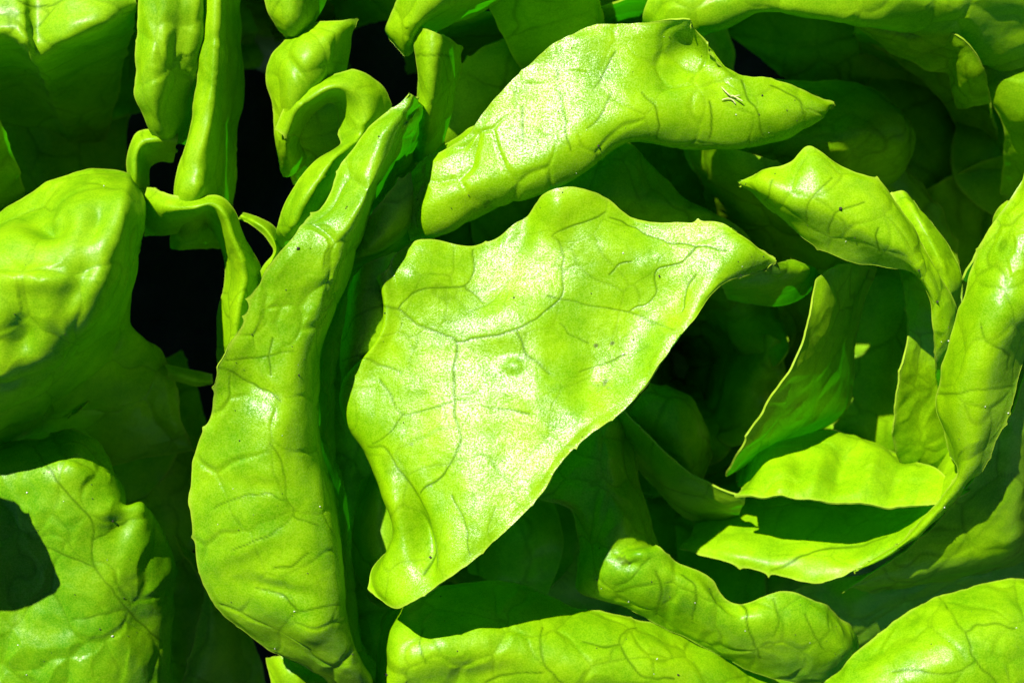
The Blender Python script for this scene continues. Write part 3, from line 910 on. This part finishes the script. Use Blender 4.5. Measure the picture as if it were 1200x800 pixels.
leaf(north, [
 [(324,152,-20),(337,157,-6),(352,162,-50)],
 [(337,124,-6),(349,130,12),(363,140,-40)],
 [(360,102,0),(367,115,22),(376,127,-30)],
 [(390,86,0),(388,103,24),(384,121,-20)],
 [(422,84,-6),(408,105,22),(392,123,-20)],
 [(450,101,-20),(426,121,16),(397,140,-20)],
 [(459,131,-34),(431,141,12),(398,158,-20)],
 [(440,155,-34),(420,161,8),(399,172,-16)],
 [(412,178,20),(392,183,50),(372,190,10)],
 [(396,203,34),(372,210,62),(347,217,20)],
 [(376,240,32),(352,243,60),(331,246,16)],
 [(360,268,16),(342,270,38),(323,272,0)],
 [(340,288,-60),(333,290,-40),(325,290,-60)],
], res=1.7, tone=0.42, cell=60, vein_k=0.25, wob=2.5, blister=3, ruffle=1.5, teeth=0.2, label='leaf margin curled into a hook near the top')
leaf(north, [
 [(330,150,-50),(360,122,-44),(396,120,-50)],
 [(332,182,-84),(362,165,-76),(400,165,-70)],
 [(345,216,-140),(365,208,-140),(388,192,-120)],
], res=2.4, tone=0.3, wob=2)
leaf(north, [
 [(312,-45,10),(345,-45,30),(392,-45,-20)],
 [(315,5,0),(345,5,20),(380,5,-30)],
 [(325,28,-10),(348,28,8),(370,25,-36)],
 [(336,44,-30),(348,44,-20),(360,40,-50)],
], res=2.2, tone=0.42, cell=50)
# top middle
leaf(heart, [
 [(478,-45,10),(468,-10,0),(456,30,-30),(457,46,-50)],
 [(510,-45,40),(498,-5,30),(478,40,-4),(474,66,-40)],
 [(540,-45,50),(530,-5,36),(500,28,-4),(487,58,-40)],
 [(570,-45,50),(565,-8,30),(535,18,-16),(500,42,-60)],
 [(610,-45,40),(605,-15,15),(585,5,-30),(560,20,-80)],
], res=2.2, tone=0.5, cell=60, vein_k=0.4, wob=3, label='lit leaf tip at the top, above the cone-shaped fold')
leaf(heart, [
 [(483,33,-10),(498,34,10),(518,42,10),(543,55,-40)],
 [(487,65,-20),(500,66,10),(517,70,5),(540,84,-70)],
 [(490,105,-34),(500,106,-6),(513,108,-12),(532,115,-90)],
 [(485,150,-60),(494,151,-36),(505,153,-44),(522,158,-110)],
 [(480,190,-120),(488,190,-110),(496,190,-110),(510,190,-150)],
], res=2, tone=0.45, cell=55, vein_k=0.4, wob=2, veins=[(1.8,[(486,64),(505,66),(530,66)])], label='narrow cone-shaped leaf fold at the top')
leaf(heart, [
 [(530,-50,0),(555,-20,-20),(590,45,-95),(630,115,-190)],
 [(580,-50,20),(608,-20,-10),(642,40,-100),(678,110,-200)],
 [(640,-50,20),(662,-20,-20),(688,20,-100),(712,80,-200)],
 [(690,-50,-10),(698,-20,-50),(704,10,-110),(716,50,-210)],
], res=3, tone=0.35, cell=110, wob=5, label='smooth leaf in its own shadow behind the rolled leaf')
leaf(heart, [
 [(480,120,-130),(510,100,-120),(560,60,-130),(620,30,-160)],
 [(500,190,-150),(540,160,-150),(590,120,-170),(650,90,-220)],
 [(520,260,-220),(560,220,-220),(620,180,-240),(680,140,-270)],
], res=3, tone=0.3, wob=5)
# ---- upper right
leaf(east, [
 [(780,-60,-30),(772,-20,-6),(762,4,-10),(752,24,-30),(760,22,-70)],
 [(805,-60,-10),(800,-20,24),(800,12,30),(802,40,4),(806,34,-60)],
 [(845,-60,0),(845,-20,34),(844,8,40),(843,35,14),(846,28,-60)],
 [(895,-60,6),(895,-25,40),(894,-4,46),(893,18,24),(896,10,-60)],
 [(950,-60,6),(950,-25,40),(950,-2,46),(950,21,24),(952,12,-60)],
 [(1010,-60,6),(1010,-25,38),(1008,0,44),(1005,27,20),(1008,18,-60)],
 [(1080,-60,10),(1085,-25,28),(1085,10,20),(1082,46,-30),(1086,40,-80)],
 [(1150,-60,10),(1160,-20,10),(1162,24,-20),(1165,78,-84),(1166,70,-120)],
 [(1240,-60,0),(1245,-10,-10),(1248,40,-50),(1250,98,-114),(1250,90,-150)],
], res=2.2, tone=0.40, cell=80, vein_k=0.3, wob=4, label='leaf along the upper right edge with a lit lower margin')
leaf(east, [
 [(985,17,-40),(990,22,-44),(996,30,-60)],
 [(1030,30,-20),(1036,45,-34),(1046,64,-80)],
 [(1080,33,-16),(1080,56,-34),(1080,82,-90)],
 [(1122,42,-20),(1118,66,-44),(1110,88,-100)],
 [(1152,75,-40),(1136,97,-64),(1114,112,-120)],
 [(1160,120,-90),(1142,126,-110),(1120,130,-150)],
], res=2.2, tone=0.4, cell=50, wob=5, bumps=[(1095,60,26,14,5,-10)], label='ragged leaf margin below the upper right edge')
leaf(east, [
 [(1120,20,-90),(1180,25,-80),(1250,30,-80)],
 [(1140,75,-100),(1190,85,-90),(1250,100,-90)],
 [(1160,120,-120),(1200,130,-110),(1250,145,-110)],
 [(1178,160,-160),(1210,168,-150),(1250,180,-150)],
 [(1170,230,-260),(1205,235,-250),(1240,240,-250)],
], res=2.6, tone=0.35, wob=5)
leaf(east, [
 [(1000,40,-250),(1060,80,-290),(1110,130,-350),(1140,200,-400)],
 [(1060,20,-240),(1110,70,-290),(1150,140,-340),(1160,230,-390)],
 [(1130,20,-240),(1165,90,-290),(1180,180,-320),(1150,300,-370)],
 [(1220,30,-260),(1225,110,-290),(1210,210,-310),(1150,350,-360)],
], res=3.2, tone=0.3, wob=6)
leaf(east, [
 [(790,0,-330),(850,40,-320),(905,80,-340),(960,120,-400)],
 [(850,-30,-330),(915,20,-330),(975,70,-350),(1030,130,-410)],
 [(930,-40,-340),(995,15,-340),(1050,75,-370),(1095,140,-420)],
 [(1010,-40,-360),(1070,20,-360),(1110,80,-390),(1140,150,-430)],
], res=3.5, tone=0.3, wob=8, ruffle=8)

# ---- low leaves closing the ground between plants, off-frame ones added to block sun and sky, and the plants' stumps
def rosette(parent, bx, by, spec, tone=0.3):
    for (ang, r, zt, wdt) in spec:
        a = math.radians(ang)
        dx, dy = math.cos(a), math.sin(a)
        rng = np.random.RandomState(int(ang * 7 + r))
        rows = []
        for fr, wf, zf in ((0.06, 0.18, 0.0), (0.22, 0.35, 0.35), (0.45, 0.75, 0.78), (0.7, 1.0, 1.0), (0.9, 0.75, 0.97), (1.0, 0.25, 0.88)):
            z0 = -640 + (zt + 640) * zf
            row = []
            for k in (-1, -0.55, 0, 0.55, 1):
                ww = wdt * wf * k
                row.append((bx + dx * r * fr - dy * ww, by + dy * r * fr + dx * ww, z0 + (abs(k) ** 1.6) * 45 * wf + rng.uniform(-14, 14)))
            rows.append(row)
        leaf(parent, rows, res=6, tone=tone, wob=9, cell=120, ruffle=6, teeth=0.2)
rosette(heart, 790, 430, [(10, 330, -330, 150), (55, 360, -300, 150), (100, 340, -320, 150), (150, 380, -280, 150), (200, 360, -290, 150),
                          (245, 330, -300, 150), (290, 330, -300, 150), (330, 360, -290, 150), (30, 520, -360, 150), (80, 480, -360, 160)])
rosette(heart, 790, 430, [(5, 150, -420, 90), (70, 150, -400, 90), (130, 160, -410, 90), (190, 150, -400, 90), (250, 150, -410, 90), (310, 150, -400, 90)])
rosette(heart, 800, 430, [(20, 120, -300, 70), (100, 120, -290, 70), (180, 120, -300, 70), (265, 130, -280, 80), (320, 130, -290, 70)])
rosette(heart, 790, 430, [(262, 500, -300, 120)])
rosette(west, 60, 380, [(80, 230, -300, 120), (180, 330, -60, 170), (220, 320, -40, 150), (140, 330, -100, 150)])
rosette(north, 330, 60, [(190, 330, -360, 130), (230, 330, -120, 130), (270, 230, -100, 110), (305, 260, -120, 130)])
rosette(south, 90, 800, [(80, 260, -120, 150), (150, 260, -120, 150)])
rosette(east, 1180, -60, [(100, 330, -370, 150), (70, 330, -360, 150), 
                          (220, 330, -140, 150), (260, 260, -120, 150), (20, 260, -60, 150), (200, 560, -150, 130)])
rosette(heart, 790, 430, [(60, 620, -360, 150), (110, 560, -360, 150), (10, 640, -330, 150), (345, 600, -380, 140)])

# ---- unseen upright leaf sheets, added to keep the sun out of the gaps
def blade(parent, pts, ox, oy, depth=-430):
    rows = []
    for x, y, z in pts:
        z = z - 14
        rows.append([(x, y, z), (x + ox * 0.35, y + oy * 0.35, z * 0.6 + depth * 0.4), (x + ox * 0.7, y + oy * 0.7, z * 0.25 + depth * 0.75), (x + ox, y + oy, depth)])
    leaf(parent, rows, res=7, tone=0.3, wob=6, cell=110, ruffle=2, teeth=0, margin=(1, 1, 0, 0))
blade(heart, [(462,330,-6),(505,310,4),(560,310,0),(615,285,4),(680,255,20),(750,285,20),(830,290,40),(880,303,44)], 30, 50)
blade(heart, [(492,225,-40),(550,185,-20),(590,140,-10),(650,85,-2),(720,60,14),(790,50,6),(850,100,4),(910,112,-6),(952,122,-16)], 25, 50)
blade(heart, [(885,212,24),(945,200,50),(1000,218,60),(1050,250,56),(1082,305,40)], -15, 50)
blade(heart, [(232,600,30),(250,520,60),(275,440,70),(305,360,70),(345,300,70),(395,220,60),(450,150,40)], 60, 30)
blade(heart, [(462,30,-50),(490,25,-30),(540,15,-60),(600,10,-120)], 15, 60)
blade(heart, [(700,10,-110),(745,-5,-60),(780,10,-30)], 15, 60)
blade(heart, [(1130,330,20),(1160,275,40),(1195,225,50),(1235,150,40)], 60, 40)
blade(west, [(-70,295,-50),(30,250,-30),(90,228,-25),(140,222,-50)], 25, 60, -480)
blade(west, [(-85,290,0),(-90,380,70),(-90,460,60),(-85,540,-60)], 15, 10, -480)
blade(west, [(150,232,-80),(200,238,-40),(250,240,-40),(275,270,-60)], 5, 30, -480)
blade(north, [(168,-40,-10),(168,40,-10),(168,100,-16),(178,150,-40)], 50, 20, -480)
blade(north, [(318,75,-30),(345,55,-10),(400,36,-20)], 15, 60, -480)
blade(north, [(312,0,-20),(340,-10,0),(385,-15,-30)], 10, 50, -480)
blade(north, [(335,280,-40),(365,225,-10),(400,180,-10),(440,150,-30)], 25, 30, -480)
blade(north, [(-150,-50,-10),(-60,-54,2),(40,-54,2),(125,-54,0),(168,-52,-26)], 0, 12, -480)
blade(north, [(160,-48,6),(200,-46,20),(245,-46,6),(290,-46,-60)], 0, 12, -480)
blade(north, [(310,-42,10),(345,-40,28),(392,-42,-10),(430,-42,-40)], 0, 12, -480)
blade(heart, [(470,-42,6),(520,-42,40),(575,-42,40),(640,-44,20),(695,-44,-10)], 0, 12, -480)
blade(east, [(770,-54,-20),(840,-54,6),(920,-54,14),(1010,-54,14),(1085,-54,16),(1165,-54,16),(1260,-54,6)], 0, 12, -480)
blade(east, [(1000,28,-56),(1050,40,-40),(1110,44,-36),(1145,75,-60),(1165,130,-110)], 10, 60, -480)
# unseen leaf added outside the picture to cast the lower left shadow
leaf(west, [
 [(-300,460,100),(-300,520,120),(-300,580,110),(-300,640,60)],
 [(-200,448,140),(-205,515,165),(-200,575,150),(-210,640,90)],
 [(-130,470,150),(-128,520,172),(-118,572,165),(-140,622,110)],
 [(-100,520,120),(-88,548,145),(-78,580,140),(-98,612,100)],
], res=5, tone=0.4, ruffle=14, wob=8)
# broad unseen leaves added beyond the upper and left edges as a sun screen
def broad(parent, x0, y0, x1, y1, z, seed):
    rng = np.random.RandomState(seed)
    rows = []
    for j in range(5):
        v = j / 4
        row = []
        for i in range(5):
            u = i / 4
            pin = 0.5 + (u - 0.5) * (1 - 0.35 * abs(2 * v - 1) ** 2)
            row.append((x0 + (x1 - x0) * pin + rng.uniform(-12, 12), y0 + (y1 - y0) * v + rng.uniform(-12, 12),
                        z + 22 * math.sin(3 * u + seed) - 70 * abs(2 * v - 1) ** 3 + rng.uniform(-12, 12)))
        rows.append(row)
    leaf(parent, rows, res=7, tone=0.35, wob=8, cell=110, ruffle=5)
for k, (hd, x0, x1) in enumerate(((west, -330, 0), (north, -90, 230), (north, 160, 470), (north, 400, 700), (heart, 620, 900), (east, 830, 1130), (east, 1060, 1360))):
    broad(hd, x0, -350, x1, -95, -75 - 14 * (k % 2), 40 + k)
for k, (hd, x0, x1) in enumerate(((west, -480, -150), (north, -210, 110), (north, 60, 370), (north, 300, 600), (heart, 540, 830), (east, 780, 1080), (east, 1000, 1300))):
    broad(hd, x0, -640, x1, -290, -110 - 14 * (k % 2), 80 + k)
broad(west, -360, -190, -60, 50, -120, 101)
broad(west, -820, -720, -400, -300, -110, 103)
broad(west, -560, -420, -260, -120, -120, 104)
broad(west, -260, -60, -70, 180, -60, 102)
for k, (y0, y1) in enumerate(((-200, 60), (0, 260), (200, 460), (420, 680))):
    broad(west, -600, y0, -290, y1, -90 - 10 * (k % 2), 90 + k)
for k, (y0, y1) in enumerate(((-60, 200), (150, 420), (640, 900))):
    broad(west if k < 2 else south, -330, y0, -85, y1, -30, 60 + k)

def stump(parent):
    n = 20
    prof = [(60, 0), (66, 30), (60, 60), (52, 90), (36, 110), (0.5, 114)]
    V = []; F = []
    for r, z in prof:
        for i in range(n):
            a = 2 * math.pi * i / n
            rr = r * (1 + 0.08 * math.sin(3 * a + z * 0.05))
            V.append((rr * math.cos(a) * S, rr * math.sin(a) * S, (z - 20) * S))
    for j in range(len(prof) - 1):
        for i in range(n):
            F.append((j * n + i, j * n + (i + 1) % n, (j + 1) * n + (i + 1) % n, (j + 1) * n + i))
    me = bpy.data.meshes.new('stem'); me.from_pydata(V, [], F); me.shade_smooth()
    me.materials.append(M_STEM)
    o = bpy.data.objects.new('stem', me); C.objects.link(o); o.parent = parent
for h_ in (heart, west, north, south, east): stump(h_)

# ---- grit, dirt specks and straw lying on the leaves
def specks(name, keys, n, r0, r1, mat, label, cat, seed, zmin=-60):
    rng = np.random.RandomState(seed)
    oct_v = np.array([(1,0,0),(-1,0,0),(0,1,0),(0,-1,0),(0,0,1),(0,0,-1)], float)
    oct_f = np.array([(0,2,4),(2,1,4),(1,3,4),(3,0,4),(2,0,5),(1,2,5),(3,1,5),(0,3,5)])
    Vs = []; Fs = []
    for key, w in keys:
        P, nn, Q, de = SURF[key]
        ok = np.where((nn[:, 2] > 0.35) & (de > 3) & (Q[:, 2] > zmin))[0]
        for i in rng.choice(ok, int(n * w)):
            r = rng.uniform(r0, r1) * (1 + (rng.rand() < 0.12))
            M = rng.normal(size=(3, 3)); q, _ = np.linalg.qr(M)
            v = (oct_v * rng.uniform(0.6, 1.3, 3)) @ q * r + P[i] + nn[i] * r * 0.55
            Fs.append(oct_f + 6 * len(Vs)); Vs.append(v)
    me = bpy.data.meshes.new(name)
    me.from_pydata((np.concatenate(Vs) * S).tolist(), [], np.concatenate(Fs).tolist())
    me.materials.append(mat)
    o = bpy.data.objects.new(name, me); C.objects.link(o)
    o['kind'] = 'stuff'; o['label'] = label; o['category'] = cat
ALLK = [('hero', 1.0), ('rolled', 0.9), ('long', 1.0), ('ribbon', 0.5), ('tall', 0.6), ('lower_roll', 0.5), ('bottom', 0.6), ('corner', 0.7), ('pucker', 0.4), ('lowleft', 0.9)]
specks('sand_grains', ALLK, 10, 0.4, 1.1, M_GRAIN, 'tiny pale sand grains scattered over the lit leaves', 'sand', 5)
specks('dirt_specks', ALLK, 26, 0.4, 1.1, M_SPECK, 'tiny dark dirt specks scattered over the lit leaves', 'dirt', 6)

def on_surface(key, x, y):
    P, nn, Q, de = SURF[key]
    sel = np.where(nn[:, 2] > 0.2)[0]
    i = sel[np.argmin((Q[sel, 0] - x) ** 2 + (Q[sel, 1] - y) ** 2)]
    return P[i], nn[i]
def tube(bm_v, bm_f, pts, r):
    pts = np.array(pts, float); n = 6
    base = len(bm_v)
    for j, p in enumerate(pts):
        d = pts[min(j + 1, len(pts) - 1)] - pts[max(j - 1, 0)]; d /= np.linalg.norm(d) + 1e-9
        u = np.cross(d, (0.1, 0.2, 1)); u /= np.linalg.norm(u); w = np.cross(d, u)
        rr = r * (0.45 if j in (0, len(pts) - 1) else 1)
        for k in range(n):
            a = 2 * math.pi * k / n
            bm_v.append(p + rr * (math.cos(a) * u + math.sin(a) * w))
    for j in range(len(pts) - 1):
        for k in range(n):
            bm_f.append((base + j * n + k, base + j * n + (k + 1) % n, base + (j + 1) * n + (k + 1) % n, base + (j + 1) * n + k))
V = []; F = []
for poly in ([(847,102,2),(852,110,4),(858,113,3),(866,114,4)], [(846,117,2),(853,116,3),(858,118,3),(862,122,2)], [(857,112,3),(862,117,5),(868,121,6)]):
    pts = []
    for x, y, up in poly:
        p, n = on_surface('rolled', x, y)
        pts.append(p + n * up)
    tube(V, F, cr(np.array(pts), np.linspace(0, len(pts) - 1, 10)), 0.85)
me = bpy.data.meshes.new('straw_scrap'); me.from_pydata((np.array(V) * S).tolist(), [], F); me.shade_smooth(); me.materials.append(M_STRAW)
o = bpy.data.objects.new('straw_scrap', me); C.objects.link(o)
o['label'] = 'tiny pale forked straw scrap lying on the rolled-back upper leaf'; o['category'] = 'straw'
